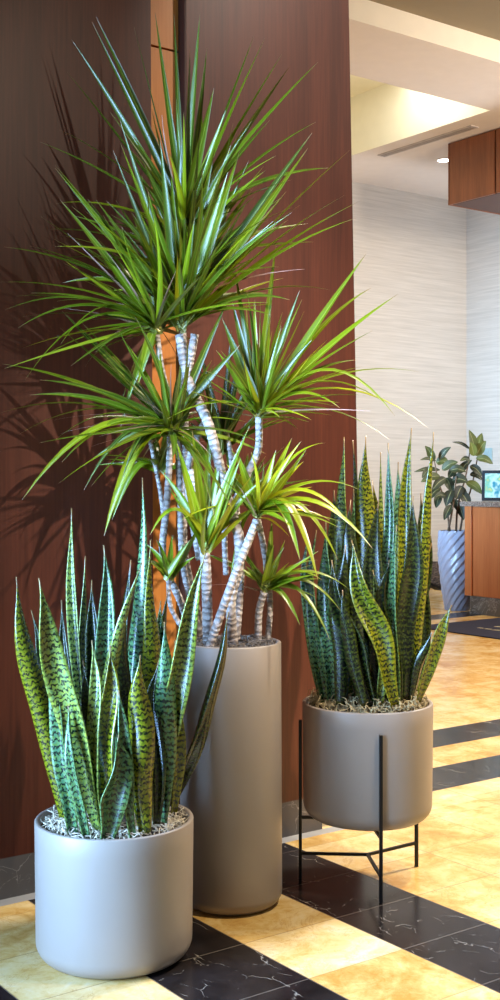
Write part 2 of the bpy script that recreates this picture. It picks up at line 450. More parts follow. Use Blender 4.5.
# linear vent
vt = empty('ceiling_vent', W(6.722, -6.88, 3.64), 'long narrow white slot vent in the lower ceiling beside the lit recess', 'vent')
box_obj('vent_frame', (6.68, 6.765, -7.40, -6.36, 3.632, 3.645), M['vent'], vt)
for k in range(2):
    box_obj('slot', (6.697+k*.028, 6.712+k*.028, -7.38, -6.38, 3.629, 3.634), M['vent_dark'], vt, bev=0)
# downlight
dl = empty('ceiling_downlight', W(7.236, -7.194, 3.64), 'small round recessed downlight glowing beside the overhead cherry cabinet', 'light')
c = W(7.236, -7.194, 3.64)
bm = bmesh.new(); lathe(bm, [(.055*S, .0), (.055*S, -.008), (.068*S, -.010), (.07*S, -.002), (.07*S, .0)], c, 40); finish('trim_ring', bm, M['fascia'], dl)
bm = bmesh.new(); lathe(bm, [(0, -.006), (.05*S, -.006), (.055*S, 0)], c, 40); finish('lamp_lens', bm, M['glow'], dl)

# overhead cherry canopy
cb = empty('overhead_cabinet', W(7.4, -6.0, 3.15), 'cherry wood overhead cabinet hanging from the lower ceiling at upper right', 'cabinet')
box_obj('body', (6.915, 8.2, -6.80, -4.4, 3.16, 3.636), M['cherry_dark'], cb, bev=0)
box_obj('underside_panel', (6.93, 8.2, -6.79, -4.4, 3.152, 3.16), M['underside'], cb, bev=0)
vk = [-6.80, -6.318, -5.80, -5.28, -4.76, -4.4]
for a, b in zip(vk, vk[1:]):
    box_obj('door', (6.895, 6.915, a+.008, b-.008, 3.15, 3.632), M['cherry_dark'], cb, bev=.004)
box_obj('end_panel', (6.9, 8.2, -6.815, -6.80, 3.15, 3.636), M['cherry_dark'], cb, bev=.002)

# reception desk
dk = empty('reception_desk', W(6.8, -5.4, 0), 'cherry wood reception desk with granite top and grey marble plinth', 'desk')
box_obj('plinth', (6.575, 7.1, -6.27, -3.2, 0, .133), M['grey_marble'], dk)
box_obj('carcass', (6.57, 7.1, -6.285, -3.2, .133, .79), M['cherry'], dk, bev=.002)
box_obj('corner_post', (6.55, 6.59, -6.30, -6.235, .133, .79), M['cherry'], dk)
for a, b in ((-6.225, -5.2), (-5.19, -4.2), (-4.19, -3.2)):
    box_obj('front_panel', (6.556, 6.575, a, b, .137, .786), M['cherry'], dk, bev=.004)
box_obj('worktop', (6.53, 7.12, -6.33, -3.2, .79, .826), M['granite'], dk, bev=.004)

# screen on desk
sc_ = empty('desk_display', W(6.72, -6.02, .826), 'black framed tablet display leaning on the reception desk top', 'screen')
def frame_pts(du, dz, th):  # local plane: across = along A direction turned toward the lobby
    return None
ac = (Vector((.93, -.37, 0))).normalized(); upv = Vector((0.05, .18, 1)).normalized(); nr = ac.cross(upv).normalized()
o0 = G(482.0, 9.0, .829)
def slab(bm, a0, a1, z0, z1, n0, n1):
    vs = [bm.verts.new(o0+ac*a+upv*z+nr*n) for n in (n0, n1) for a, z in ((a0, z0), (a1, z0), (a1, z1), (a0, z1))]
    for f in ((0, 1, 2, 3), (4, 7, 6, 5), (0, 4, 5, 1), (1, 5, 6, 2), (2, 6, 7, 3), (3, 7, 4, 0)): bm.faces.new([vs[i] for i in f])
    bmesh.ops.recalc_face_normals(bm, faces=bm.faces[:])
sw, sh = .42, .295
bm = bmesh.new()
for r in ((0, sw, 0, .028), (0, sw, sh-.028, sh), (0, .028, .028, sh-.028), (sw-.028, sw, .028, sh-.028)): slab(bm, *r, 0, .02)
finish('bezel', bm, M['black_plastic'], sc_, smooth=False)
bm = bmesh.new(); slab(bm, .026, sw-.026, .026, sh-.026, -.0, .012); finish('screen_glass', bm, M['screen'], sc_, smooth=False)
bm = bmesh.new(); tube(bm, [o0+ac*.2+upv*.2-nr*0.004, o0+ac*.2+Vector((0, .13, .002))], lambda t: .008); finish('prop_stand', bm, M['black_plastic'], sc_)

# switch plate
spt = empty('switch_plate', W(8.55, -7.6, .95), 'pale blue grey wall plate on the right wall behind the desk', 'switch')
def on_right(x, y):
    k = (x-CX)/F; v = (UX*8.55-k*UY*8.55)/(-(NX-k*NY)); d = 8.55*UY+v*NY
    return v, 1+(HY-y)/F*d
va, za = on_right(484.5, 461); vb, zb = on_right(492.5, 448)
box_obj('cover', (8.54, 8.55, va, vb, za, zb), M['plate'], spt, bev=.003)
box_obj('rocker', (8.533, 8.542, va+.04, vb-.04, za+.03, zb-.03), M['plate'], spt, bev=.002)

# carpet mat with worn lettering
mt = empty('entrance_mat', W(6.0, -5.3, 0), 'navy mat with pale lettering on the floor before the reception desk', 'mat')
box_obj('carpet', (5.66, 6.5, -5.92, -4.2, .0005, .007), M['mat'], mt, bev=.002)
rr = random.Random(5)
for row, (uc, n, va) in enumerate(((6.24, 3, -5.62), (6.10, 5, -5.58), (5.95, 9, -5.6))):
    v = va
    for k in range(n):
        w = (.16, .07, .045)[row]*rr.uniform(.7, 1.2)
        hh = (.05, .022, .02)[row]
        a = [W(uc-hh*rr.uniform(.6, 1.1), v, .0078), W(uc-hh*.3, v+w, .0078), W(uc+hh*rr.uniform(.6, 1.2), v+w*.9, .0078), W(uc+hh*.4, v+w*.1, .0078)]
        bm = bmesh.new(); q = [bm.verts.new(x) for x in a]; q2 = [bm.verts.new(x+Vector((0, 0, .0015))) for x in a]
        bm.faces.new(q); bm.faces.new(q2[::-1])
        for e in range(4): bm.faces.new((q[e], q2[e], q2[(e+1) % 4], q[(e+1) % 4]))
        bmesh.ops.recalc_face_normals(bm, faces=bm.faces[:])
        finish('letter_mark', bm, M['mat_mark'], mt, smooth=False); v += w+.02

# dark woven low chair by the back wall
ch = empty('low_bench', W(7.5, -7.75, 0), 'low dark woven bench near the far wall, mostly hidden behind the tall snake leaves', 'bench')
def prism_pts(name, a, b, mat, parent):
    bm = bmesh.new(); A = [bm.verts.new(p) for p in a]; B = [bm.verts.new(p) for p in b]
    bm.faces.new(A); bm.faces.new(B[::-1])
    for i in range(len(A)):
        j = (i+1) % len(A); bm.faces.new((A[i], B[i], B[j], A[j]))
    bmesh.ops.recalc_face_normals(bm, faces=bm.faces[:]); return finish(name, bm, mat, parent, smooth=False)
dch = 10.4
off = Vector((-.5, .45, 0))*S*.6
q = [P(398, 561, dch), P(438, 561.5, dch), P(442, 588, dch), P(398, 570, dch)]
prism_pts('seat_body', q, [p+off for p in q], M['weave'], ch)
q = [P(398, 568, dch-.02), P(443, 588, dch-.02), P(443, 590.5, dch-.02), P(398, 571, dch-.02)]
prism_pts('rail', q, [p+off*.2 for p in q], M['metal'], ch)
q = [P(418, 580, dch), P(430.5, 588, dch), P(426.5, 599, dch), P(422, 597, dch)]
prism_pts('leg', q, [p+Vector((-.03, .05, 0)) for p in q], M['metal'], ch)
q = [P(400, 572, dch), P(406, 575, dch), P(404, 599, dch), P(401, 599, dch)]
prism_pts('leg', q, [p+Vector((-.03, .05, 0)) for p in q], M['metal'], ch)

# ------------------------------------------------------------------ pots
def moss(name, c, z, rin, n, mat, label, seed, over=0, rmax=None, thick=.0012, hgt=.03):
    rr = random.Random(seed); bm = bmesh.new()
    for k in range(n):
        a = rr.uniform(0, 2*math.pi); r = rin*math.sqrt(rr.uniform(.12, 1))
        p = Vector((c[0]+r*math.cos(a), c[1]+r*math.sin(a), z+rr.uniform(-.003, hgt*.5)))
        d = Vector((rr.uniform(-1, 1), rr.uniform(-1, 1), rr.uniform(.1, .9))).normalized()
        pts = [p.copy()]; cur = rr.uniform(.5, 1.1)*rr.choice((-1, 1)); st = rr.uniform(.0035, .0065)
        ax = Vector((rr.uniform(-1, 1), rr.uniform(-1, 1), rr.uniform(-1, 1))).normalized()
        for i in range(rr.randint(7, 12)):
            d = Matrix.Rotation(cur*.6, 3, ax) @ d; p = p+d*st
            q = Vector((p.x-c[0], p.y-c[1], 0))
            lim = rin + (over if k % 14 == 0 else 0)
            if q.length > lim: p.x = c[0]+q.x/q.length*lim; p.y = c[1]+q.y/q.length*lim
            p.z = min(max(p.z, z-.004), z+hgt)
            pts.append(p.copy())
        tube(bm, pts, lambda t: thick*(1-.5*t), 4, cap=False)
    o = finish(name, bm, mat); return tag(o, label, 'moss', kind='stuff')
GP = 'taupe planter pots'
def pot(label, c, R0, R1, H, zb=0.0, lip=.013, fil=.05, soil=.03):
    e = empty('planter_pot', (c.x, c.y, zb), label, 'pot', GP)
    bm = bmesh.new(); prof = [(0, 0.0)]
    for k in range(9):
        a = math.pi/2*k/8; prof.append((R0-fil+fil*math.sin(a), fil-fil*math.cos(a)))
    for k in range(1, 6): prof.append((R0+(R1-R0)*k/6, fil+(H-fil)*k/6))
    e1 = .004
    prof += [(R1, H-e1), (R1-e1*.4, H-e1*.3), (R1-e1, H), (R1-lip+e1, H), (R1-lip+e1*.3, H-e1*.3), (R1-lip, H-e1), (R1-lip-.002, H-soil-.02), (0, H-soil-.02)]
    lathe(bm, prof, (c.x, c.y, zb), 128); finish('shell', bm, M['pot'], e)
    bm = bmesh.new()
    lathe(bm, [(R1-lip-.0035, H-soil-.018), (R1-lip-.004, H-soil), (R1*.5, H-soil+.008), (0, H-soil+.012)], (c.x, c.y, zb), 64)
    finish('soil', bm, M['soil'], e)
    return e
cA = G(114.5, 2.55)         # near pot
cB = G(231, 2.866)           # tall pot
cC = G(367.5, 3.02)          # pot on stand
RA, RB, RC = .166*S, .1185*S, .162*S
pot('squat pale taupe cylinder pot on the marble floor, nearest at lower left', cA, RA*.985, RA, .2875*S, soil=.02)
pot('tall taupe cylinder pot standing on the floor, holding the branching tree-like plant', cB, RB*1.02, RB, .614*S, fil=.04)
zC = .157*S
pot('round taupe pot raised on a thin black metal stand', cC, RC*.985, RC, .287*S, zb=zC, soil=.018)
moss('spanish_moss', cA,   .2875*S-.014, RA-.018, 620, M['moss'], 'pale curly moss covering the soil of the squat pot at lower left', 1, over=.014, thick=.0019, hgt=.022)
moss('spanish_moss', cB, .614*S-.024, RB-.018, 420, M['moss_grey'], 'grey brown moss covering the soil of the tall narrow pot', 2, thick=.0018)
moss('spanish_moss', cC, zC+.287*S-.008, RC-.017, 950, M['moss_olive'], 'olive tan moss covering the soil of the pot on the metal stand', 3, over=.014, hgt=.045, thick=.0018)

# stand
stn = empty('plant_stand', (cC.x, cC.y, 0), 'black metal three-legged stand under the round taupe pot', 'stand')
legs = [G(381, 2.853), G(302.3, 3.031), G(416, 3.117)]
b_ = .0052
for L in legs:
    dr = Vector((L.x-cC.x, L.y-cC.y, 0)).normalized()
    pc = Vector((cC.x, cC.y, 0))+dr*(RC+b_+.0015)
    sd = Vector((-dr.y, dr.x, 0)); bm = bmesh.new()
    vs = [bm.verts.new(pc+sd*a*b_+dr*bb_*b_+Vector((0, 0, z))) for z in (0, .395*S) for a, bb_ in ((-1, -1), (1, -1), (1, 1), (-1, 1))]
    for f in ((0, 3, 2, 1), (4, 5, 6, 7), (0, 1, 5, 4), (1, 2, 6, 5), (2, 3, 7, 6), (3, 0, 4, 7)): bm.faces.new([vs[i] for i in f])
    bevel(bm, .001, 1); finish('leg', bm, M['metal'], stn, smooth=False)
    for nm, z in (('lower_brace', .062*S), ('upper_support', zC-.0065)):
        bm = bmesh.new(); a = Vector((cC.x, cC.y, z)); b = pc+Vector((0, 0, z)); h = .0045
        vs = [bm.verts.new(p+sd*x*h+Vector((0, 0, y*h))) for p in (a, b) for x, y in ((-1, -1), (1, -1), (1, 1), (-1, 1))]
        for f in ((0, 3, 2, 1), (4, 5, 6, 7), (0, 1, 5, 4), (1, 2, 6, 5), (2, 3, 7, 6), (3, 0, 4, 7)): bm.faces.new([vs[i] for i in f])
        bmesh.ops.recalc_face_normals(bm, faces=bm.faces[:])
        finish(nm, bm, M['metal'], stn, smooth=False)

# ------------------------------------------------------------------ snake plants
def snake_leaf(parent, pts, d0, dtip, width, mat, seed, yaw=None, twist=None):
    """pts px from base to tip; d0/dtip depth at base and tip; width px"""
    rr = random.Random(seed); n = len(pts)
    tot = [0]
    for a, b in zip(pts, pts[1:]): tot.append(tot[-1]+math.hypot(b[0]-a[0], b[1]-a[1]))
    P3 = [P(x, y, d0+(dtip-d0)*(tot[i]/tot[-1])) for i, (x, y) in enumerate(pts)]
    cl = catmull(P3, 34); a1 = rr.uniform(0, 6); amp = rr.uniform(.08, .26)*width/F*d0*S*.35
    cl = [p+Vector((math.sin(a1+k*.32)*amp*min(1, k/10), math.cos(a1*2+k*.3)*amp*min(1, k/10), 0)) for k, p in enumerate(cl)]; w = width/F*d0*S
    yaw = rr.uniform(-.7, .7) if yaw is None else yaw
    tw = rr.uniform(-.9, .9) if twist is None else twist
    fo = rr.choice((1, 1, .6, -.7)); ph = rr.random()*6
    def wf(t):
        b = (1+.04*math.sin(t*13+ph))*(.5+.5*math.sin(min(1, t/.5)*math.pi/2))
        e = 1 if t < .55 else max(0.0, 1-((t-.55)/.40)**2.2 if t < .95 else 0)+(0 if t < .93 else .07*(1-(t-.93)/.075))
        return max(w*b*e, .0012)
    bm, uvl, rl, tl = leaf_bm()
    blade(bm, uvl, rl, tl, cl, lambda t: wf(t)*(1+.22*abs(yaw)), Vector((math.sin(yaw), -math.cos(yaw), .05)), fold=.8*fo, roll=lambda t: tw*(t-.4)*2+.12*math.sin(t*9+seed), rnd=rr.random(), cross=7, vlen=10/1.0,
          tip=lambda t: max(0, min(1, (t-.95)*40)))
    o = finish('leaf', bm, mat, parent)
    m = o.modifiers.new('Solidify', 'SOLIDIFY'); m.thickness = .0035; m.offset = 0
    return o
sp1 = empty('snake_plant', (cA.x, cA.y, .25*S), 'banded snake plant in the squat pot at lower left', 'plant')
PA, YE, DK, TE = M['snake_pale'], M['snake_yellow'], M['snake_dark_shaded'], M['snake_teal_lit']
# (points base->tip), depth at base, depth at tip, width, material, yaw
near = [
 ([(66, 828), (52, 745), (28, 660), (17, 577)], 2.52, 2.46, 20, YE, .3),
 ([(100, 830), (80, 745), (55, 665), (38, 578)], 2.46, 2.40, 26, PA, -.3),
 ([(73, 832), (66, 770), (58, 700), (55, 640)], 2.45, 2.45, 17, TE, -.5),
 ([(88, 815), (82, 700), (72, 590), (72, 508)], 2.60, 2.60, 11, PA, -.6),
 ([(86, 812), (88, 720), (80, 640), (86, 556)], 2.64, 2.66, 9, PA, .6),
 ([(112, 812), (108, 740), (107, 630), (104, 545)], 2.55, 2.52, 20, TE, -.2),
 ([(130, 812), (130, 700), (139, 580), (141, 478)], 2.58, 2.56, 22, TE, -.35),
 ([(150, 812), (151, 720), (153, 630), (151, 540)], 2.56, 2.55, 19, YE, .3),
 ([(97, 812), (103, 720), (118, 640), (143, 562)], 2.50, 2.45, 13, PA, .2),
 ([(152, 815), (168, 740), (183, 640), (206, 553)], 2.52, 2.48, 21, PA, .25),
 ([(168, 805), (190, 750), (208, 690), (229, 612)], 2.62, 2.50, 17, DK, .9),
 ([(162, 822), (165, 755), (166, 690), (164, 622)], 2.49, 2.47, 19, TE, -.3),
 ([(144, 833), (142, 780), (141, 720), (139, 655)], 2.43, 2.43, 24, YE, .1),
 ([(106, 818), (107, 760), (109, 710), (112, 645)], 2.45, 2.44, 19, YE, -.2),
 ([(106, 838), (112, 800), (117, 765), (119, 735)], 2.41, 2.41, 25, TE, .5),
 ([(86, 835), (80, 800), (72, 750), (68, 705)], 2.42, 2.42, 12, TE, -.5),
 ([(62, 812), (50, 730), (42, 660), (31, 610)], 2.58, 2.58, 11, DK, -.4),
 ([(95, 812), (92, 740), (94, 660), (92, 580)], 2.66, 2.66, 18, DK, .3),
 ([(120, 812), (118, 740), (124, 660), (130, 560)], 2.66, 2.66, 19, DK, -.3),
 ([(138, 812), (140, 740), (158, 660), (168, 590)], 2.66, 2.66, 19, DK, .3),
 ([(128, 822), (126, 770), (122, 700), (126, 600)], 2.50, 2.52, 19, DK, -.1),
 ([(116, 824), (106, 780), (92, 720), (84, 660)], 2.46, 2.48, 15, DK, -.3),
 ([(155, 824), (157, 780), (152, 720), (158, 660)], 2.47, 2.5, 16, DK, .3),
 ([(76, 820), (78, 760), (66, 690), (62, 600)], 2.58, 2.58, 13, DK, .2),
 ([(172, 812), (176, 750), (172, 700), (176, 640)], 2.55, 2.55, 15, YE, .6),
 ([(104, 830), (94, 780), (96, 700), (92, 640)], 2.44, 2.44, 14, PA, -.5),
 ([(132, 838), (127, 800), (124, 740), (118, 690)], 2.42, 2.43, 12, TE, .4),
]
sp2 = empty('snake_plant', (cC.x, cC.y, zC+.25*S), 'banded snake plant in the raised pot on the metal stand', 'plant')
far = [
 ([(340, 700), (344, 610), (345, 520), (343, 437)], 3.05, 3.05, 19, PA, -.3),
 ([(362, 700), (364, 610), (368, 520), (365, 436)], 3.05, 3.05, 21, YE, .2),
 ([(350, 700), (354, 610), (357, 520), (353, 440)], 3.12, 3.12, 9, DK, .2),
 ([(385, 700), (386, 620), (389, 540), (389, 443)], 3.00, 3.0, 12, TE, -.3),
 ([(378, 700), (380, 620), (382, 540), (381, 452)], 3.10, 3.10, 9, PA, .3),
 ([(394, 700), (397, 620), (399, 540), (399, 462)], 3.05, 3.05, 14, TE, -.3),
 ([(398, 700), (398, 620), (405, 520), (411, 428)], 3.0, 3.02, 14, YE, .3),
 ([(415, 700), (419, 630), (427, 540), (433, 432)], 3.02, 3.02, 12, YE, .4),
 ([(404, 700), (406, 630), (411, 560), (415, 496)], 2.95, 2.95, 20, DK, .3),
 ([(418, 698), (424, 630), (422, 580), (432, 543)], 3.05, 3.08, 10, DK, .5),
 ([(417, 702), (424, 680), (434, 650), (451, 605)], 2.96, 2.92, 13, YE, .4),
 ([(412, 703), (416, 680), (424, 650), (432, 632)], 2.95, 2.93, 10, DK, .4),
 ([(392, 706), (378, 640), (362, 585), (350, 540)], 2.90, 2.92, 22, YE, .15),
 ([(372, 706), (356, 650), (338, 600), (330, 560)], 2.91, 2.93, 17, DK, -.2),
 ([(396, 704), (393, 640), (395, 570), (397, 525)], 2.92, 2.93, 13, TE, -.7),
 ([(324, 702), (318, 650), (313, 590), (316, 530)], 2.98, 2.99, 13, TE, -.5),
 ([(330, 702), (330, 650), (326, 590), (327, 520)], 2.96, 2.98, 16, TE, -.4),
 ([(322, 700), (312, 640), (306, 580), (307, 535)], 3.04, 3.04, 9, TE, -.5),
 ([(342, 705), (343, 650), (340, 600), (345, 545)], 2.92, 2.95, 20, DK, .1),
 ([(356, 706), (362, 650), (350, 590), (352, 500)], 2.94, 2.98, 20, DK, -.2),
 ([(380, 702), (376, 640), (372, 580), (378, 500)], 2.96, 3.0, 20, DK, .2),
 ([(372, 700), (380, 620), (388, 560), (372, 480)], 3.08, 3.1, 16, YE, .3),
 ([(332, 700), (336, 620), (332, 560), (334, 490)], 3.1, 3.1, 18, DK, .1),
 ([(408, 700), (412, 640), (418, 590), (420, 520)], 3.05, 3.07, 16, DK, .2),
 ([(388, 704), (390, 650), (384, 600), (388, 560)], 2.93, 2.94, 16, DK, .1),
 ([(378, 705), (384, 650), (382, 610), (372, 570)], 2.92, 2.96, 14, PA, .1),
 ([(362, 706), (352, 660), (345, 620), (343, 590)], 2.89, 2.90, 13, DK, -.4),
]
rr = random.Random(77)
for k in range(12):
    a = 40+k*11+rr.uniform(-4, 4); bx = 70+k*7.5
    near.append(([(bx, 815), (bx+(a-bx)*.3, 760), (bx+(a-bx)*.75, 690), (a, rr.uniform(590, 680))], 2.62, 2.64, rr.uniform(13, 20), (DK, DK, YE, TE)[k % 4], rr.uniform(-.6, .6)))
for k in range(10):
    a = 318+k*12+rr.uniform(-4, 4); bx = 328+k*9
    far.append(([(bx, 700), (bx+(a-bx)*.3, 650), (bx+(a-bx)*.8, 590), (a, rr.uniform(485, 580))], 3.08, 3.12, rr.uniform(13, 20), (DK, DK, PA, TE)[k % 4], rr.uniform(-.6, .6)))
def run(parent, L, seed):
    for i, (pts, d0, d1, w, m, yaw) in enumerate(L):
        snake_leaf(parent, pts, d0, d1, w, m, seed+i, yaw)
run(sp1, near, 100)
run(sp2, far, 300)

# ------------------------------------------------------------------ dracaena
dr = empty('dracaena_tree', (cB.x, cB.y, .58*S), 'tall branching dragon tree with spiky green crowns in the tall pot', 'plant')
D = 2.875
def stem(pts, r0, r1, seed):
    rr = random.Random(seed)
    P3 = [P(x, y, D+dd) for x, y, dd in pts]
    L = sum((b-a).length for a, b in zip(P3, P3[1:]))
    n = max(12, int(L/.004)); cl = catmull(P3, n)
    bm = bmesh.new(); uvl = bm.loops.layers.uv.new('UVMap')
    r0 = .86*r0/F*D*S/2; r1 = .9*r1/F*D*S/2
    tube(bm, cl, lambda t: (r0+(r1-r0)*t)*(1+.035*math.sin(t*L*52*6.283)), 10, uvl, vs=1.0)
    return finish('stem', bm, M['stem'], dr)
stems = [
 ([(208, 645, -.03), (207, 600, -.03), (205, 555, -.04), (198, 510, -.04), (190, 470, -.03)], 12, 11),
 ([(209, 648, -.06), (224, 605, -.07), (240, 562, -.07), (257, 520, -.06)], 10, 9),
 ([(233, 643, -.02), (231, 600, -.03), (239, 565, -.04), (238, 535, -.05), (227, 497, -.05), (217, 455, -.05), (207, 420, -.05), (195, 396, -.03), (186, 372, -.01), (180, 335, .0)], 12, 11),
 ([(190, 392, .0), (188, 375, -.01), (195, 334, -.02)], 10, 9),
 ([(236, 640, .03), (240, 585, .03), (241, 545, .02), (236, 505, .02), (247, 475, .01), (258, 450, .0), (259, 416, .0)], 10, 8),
 ([(226, 575, .05), (225, 530, .05), (232, 470, .05), (226, 430, .04)], 7, 6),
 ([(258, 643, .02), (259, 612, .02), (264, 592, .01)], 9, 8),
 ([(268, 640, .04), (270, 600, .04), (264, 550, .04), (258, 520, .02)], 7, 7),
 ([(196, 645, .04), (180, 600, .03), (163, 560, .02), (167, 500, .01), (170, 445, .0), (168, 400, -.01), (161, 365, -.02), (157, 335, -.02)], 9, 6.5),
 ([(202, 642, .06), (184, 570, .04), (180, 500, .03), (178, 450, .02), (172, 425, .0)], 8, 7),
 ([(205, 640, .08), (186, 560, .06), (184, 510, .06), (186, 450, .06), (184, 390, .05), (183, 345, .03), (184, 280, .02), (185, 222, .02)], 8, 8),
 ([(194, 645, .0), (172, 610, .0), (168, 580, -.01)], 6, 5),
 ([(200, 560, .02), (191, 510, .02), (188, 470, .01), (196, 440, .0), (206, 420, .0)], 9, 8),
 ([(150, 440, .03), (160, 490, .04), (165, 530, .04)], 5, 5),
]
for i, s in enumerate(stems): stem(*s, seed=i)

def crown(head, explicit, n, lo, hi, seed, wpx=8.0, up=.25, rnd=(.2, .85), sag=.25, zmin=-.35, bias=(0, 0), dry=3, ext=0):
    """head px+depth; explicit: (tipx, tipy, sag_px, dd, width, rnd); n random leaves lo..hi px long"""
    rr = random.Random(seed); hx, hy, hd = head; H0 = P(hx, hy, D+hd)
    bm, uvl, rl, tl = leaf_bm(); px = D*S/F
    def one(pts, w, rv, roll, mi=0):
        cl = catmull(pts, 12) if len(pts) > 3 else bez(pts, 12)
        def wf(t): return max(w*(.55+.45*math.sin(min(t/.3, 1)*math.pi/2))*(1-t**1.9), .0008)
        tg = (pts[-1]-pts[0]).normalized()
        fc = Vector((rr.uniform(-.5, .5), -.55, 1.0))
        if abs(tg.z) > .75: fc = Vector((rr.uniform(-.9, .9), -1, .25))
        blade(bm, uvl, rl, tl, cl, wf, fc, fold=.45, roll=lambda t: roll+t*rr_tw, rnd=rv, cross=3, mi=mi)
    def bez(p, n):
        return [p[0]*(1-t)**2+p[1]*2*t*(1-t)+p[2]*t*t for t in [i/(n-1) for i in range(n)]]
    for e in explicit:
        tx, ty, sg, dd, w, rv = e
        dq = D+hd+dd
        while P(tx, ty, dq).xy.dot(Vector((NX, NY))) < (FV+.045)*S: dq -= .01
        T = P(tx, ty, dq); st = H0+Vector((rr.uniform(-1, 1), rr.uniform(-1, 1), rr.uniform(-1, 1.5)))*px*3
        C = st.lerp(T, .5)+Vector((0, 0, sg*px*1.0))
        rr_tw = rr.uniform(-.5, .5)
        one([st, C, T], w*px*1.15, rv, rr.uniform(-.35, .35))
    for k in range(n):
        a = rr.uniform(0, 2*math.pi); z = rr.uniform(zmin, 1)
        r = math.sqrt(max(0, 1-z*z)); d = Vector((r*math.cos(a)+bias[0], .75*r*math.sin(a)-.05, z+up+bias[1])).normalized()
        L = rr.uniform(lo, hi)*px
        st = H0+Vector((rr.uniform(-1, 1), rr.uniform(-1, 1), rr.uniform(-1.5, 3)))*px*3-Vector((0, 0, rr.random()*ext*px))
        T = st+d*L; T.z -= sag*L*(1-abs(d.z))*rr.uniform(.3, 1.6); C = st+d*L*.5+Vector((rr.uniform(-1, 1), rr.uniform(-1, 1), rr.uniform(-.5, 1)))*L*.07
        # keep clear of the panelled wall
        for q in (T, C):
            vv = q.x*NX+q.y*NY
            lim = (FV+.03)*S
            if vv < lim: q.x += (lim-vv)*NX; q.y += (lim-vv)*NY
        rr_tw = rr.uniform(-.6, .6)
        isdry = k < dry
        one([st, C, T], (wpx*.35 if isdry else wpx*rr.uniform(.6, 1.15))*px, rr.uniform(*rnd), rr.uniform(-.5, .5), 1 if isdry else 0)
    return finish('leaf_crown', bm, [M['drac'], M['dry']], dr)

# top crown
crown((185, 225, .02), [
 (200, 14, 4, -.02, 10, .45), (96, 17, 10, -.03, 9, .3), (92, 22, 0, -.05, 6, .1), (72, 40, 14, 0, 8, .35), (155, 12, 0, .03, 7, .4), (174, 14, 0, .04, 7, .2),
 (190, 48, 2, -.04, 8, .1), (207, 48, 0, .02, 8, .25), (214, 88, 0, -.05, 11, .5), (265, 38, 8, .05, 11, .6), (254, 36, 3, .08, 6, .4), (290, 66, 10, -.02, 10, .3),
 (318, 62, 12, .03, 8, .55), (226, 110, 0, -.1, 9, .7), (67, 72, 6, .04, 4, .2), (60, 130, 18, .05, 8, .3), (110, 112, 6, -.08, 9, .2), (316, 122, 18, .05, 6, .4),
 (134, 27, 3, .05, 3, .1), (282, 54, 4, .1, 5, .5), (40, 142, 14, .02, 4, .3), (330, 168, 26, -.02, 8, .4), (270, 120, 8, .06, 9, .35)],
 74, 70, 160, 11, 9, up=.55, zmin=-.3, ext=75)
# main double crown
crown((182, 330, .0), [
 (55, 168, 6, -.05, 9, .5), (30, 246, 22, -.06, 10, .45), (4, 247, 30, -.02, 8, .4), (0, 282, 26, .02, 5, .5), (16, 296, 24, .03, 5, .3), (40, 216, 10, .05, 4, .1),
 (312, 133, 6, -.05, 12, .1), (308, 148, 3, -.09, 11, .5), (350, 150, 14, -.05, 11, .5), (362, 200, 20, .04, 9, .55), (356, 218, 26, -.06, 10, .5), (300, 205, 20, .06, 10, .35),
 (345, 195, 22, .08, 8, .6), (120, 120, 4, -.1, 10, .15), (113, 150, 2, -.08, 8, .0), (96, 200, 10, -.1, 9, .4), (270, 230, 20, -.1, 10, .4), (240, 150, 4, -.08, 12, .55),
 (228, 172, 3, -.12, 13, .6), (160, 140, 2, -.1, 12, .35), (200, 130, 2, -.09, 9, .2), (290, 300, 30, -.05, 9, .3), (330, 290, 34, -.03, 8, .4), (55, 165, 3, .05, 5, .6), (130, 210, 4, -.12, 12, .5)],
 92, 80, 180, 12, 10, up=.5, zmin=-.3, ext=-30)
crown((157, 330, -.02), [
 (25, 380, 70, .0, 6, .6), (18, 328, 44, .02, 7, .5), (5, 310, 40, .03, 5, .4), (60, 345, 60, -.04, 6, .7), (103, 215, 6, -.06, 9, .5), (60, 200, 10, -.05, 9, .55),
 (128, 400, 16, -.02, 9, .55), (138, 385, 10, -.03, 10, .6), (120, 430, 20, .02, 7, .5)],
 50, 60, 155, 13, 8, up=.2, bias=(-.45, 0), zmin=-.5, dry=10)
# right crown
crown((259, 415, .0), [
 (178, 386, -3, -.12, 5, 1.0),
 (366, 254, 8, .02, 11, .55), (398, 294, 12, .03, 11, .6), (374, 330, 10, -.03, 10, .5), (371, 288, 34, .05, 8, .6), (428, 428, 60, -.04, 7, .8), (395, 416, 92, -.06, 6, .55),
 (390, 407, 55, -.05, 8, .65), (390, 440, 40, .02, 5, .5), (276, 243, 0, .04, 9, .55), (234, 265, 4, .05, 9, .3), (300, 290, 4, -.02, 9, .3), (312, 340, 8, -.06, 8, .1),
 (222, 318, 6, -.03, 12, .2), (216, 350, 10, -.06, 10, .65), (330, 310, 10, .06, 8, .5), (356, 360, 24, .05, 7, .4), (340, 408, 36, -.06, 7, .6), (420, 372, 34, .06, 5, .5), (254, 300, 0, -.04, 11, .5), (232, 300, 0, -.02, 10, .1)],
 60, 55, 130, 14, 7, up=.35, bias=(.2, 0), zmin=-.35, rnd=(.3, .85))
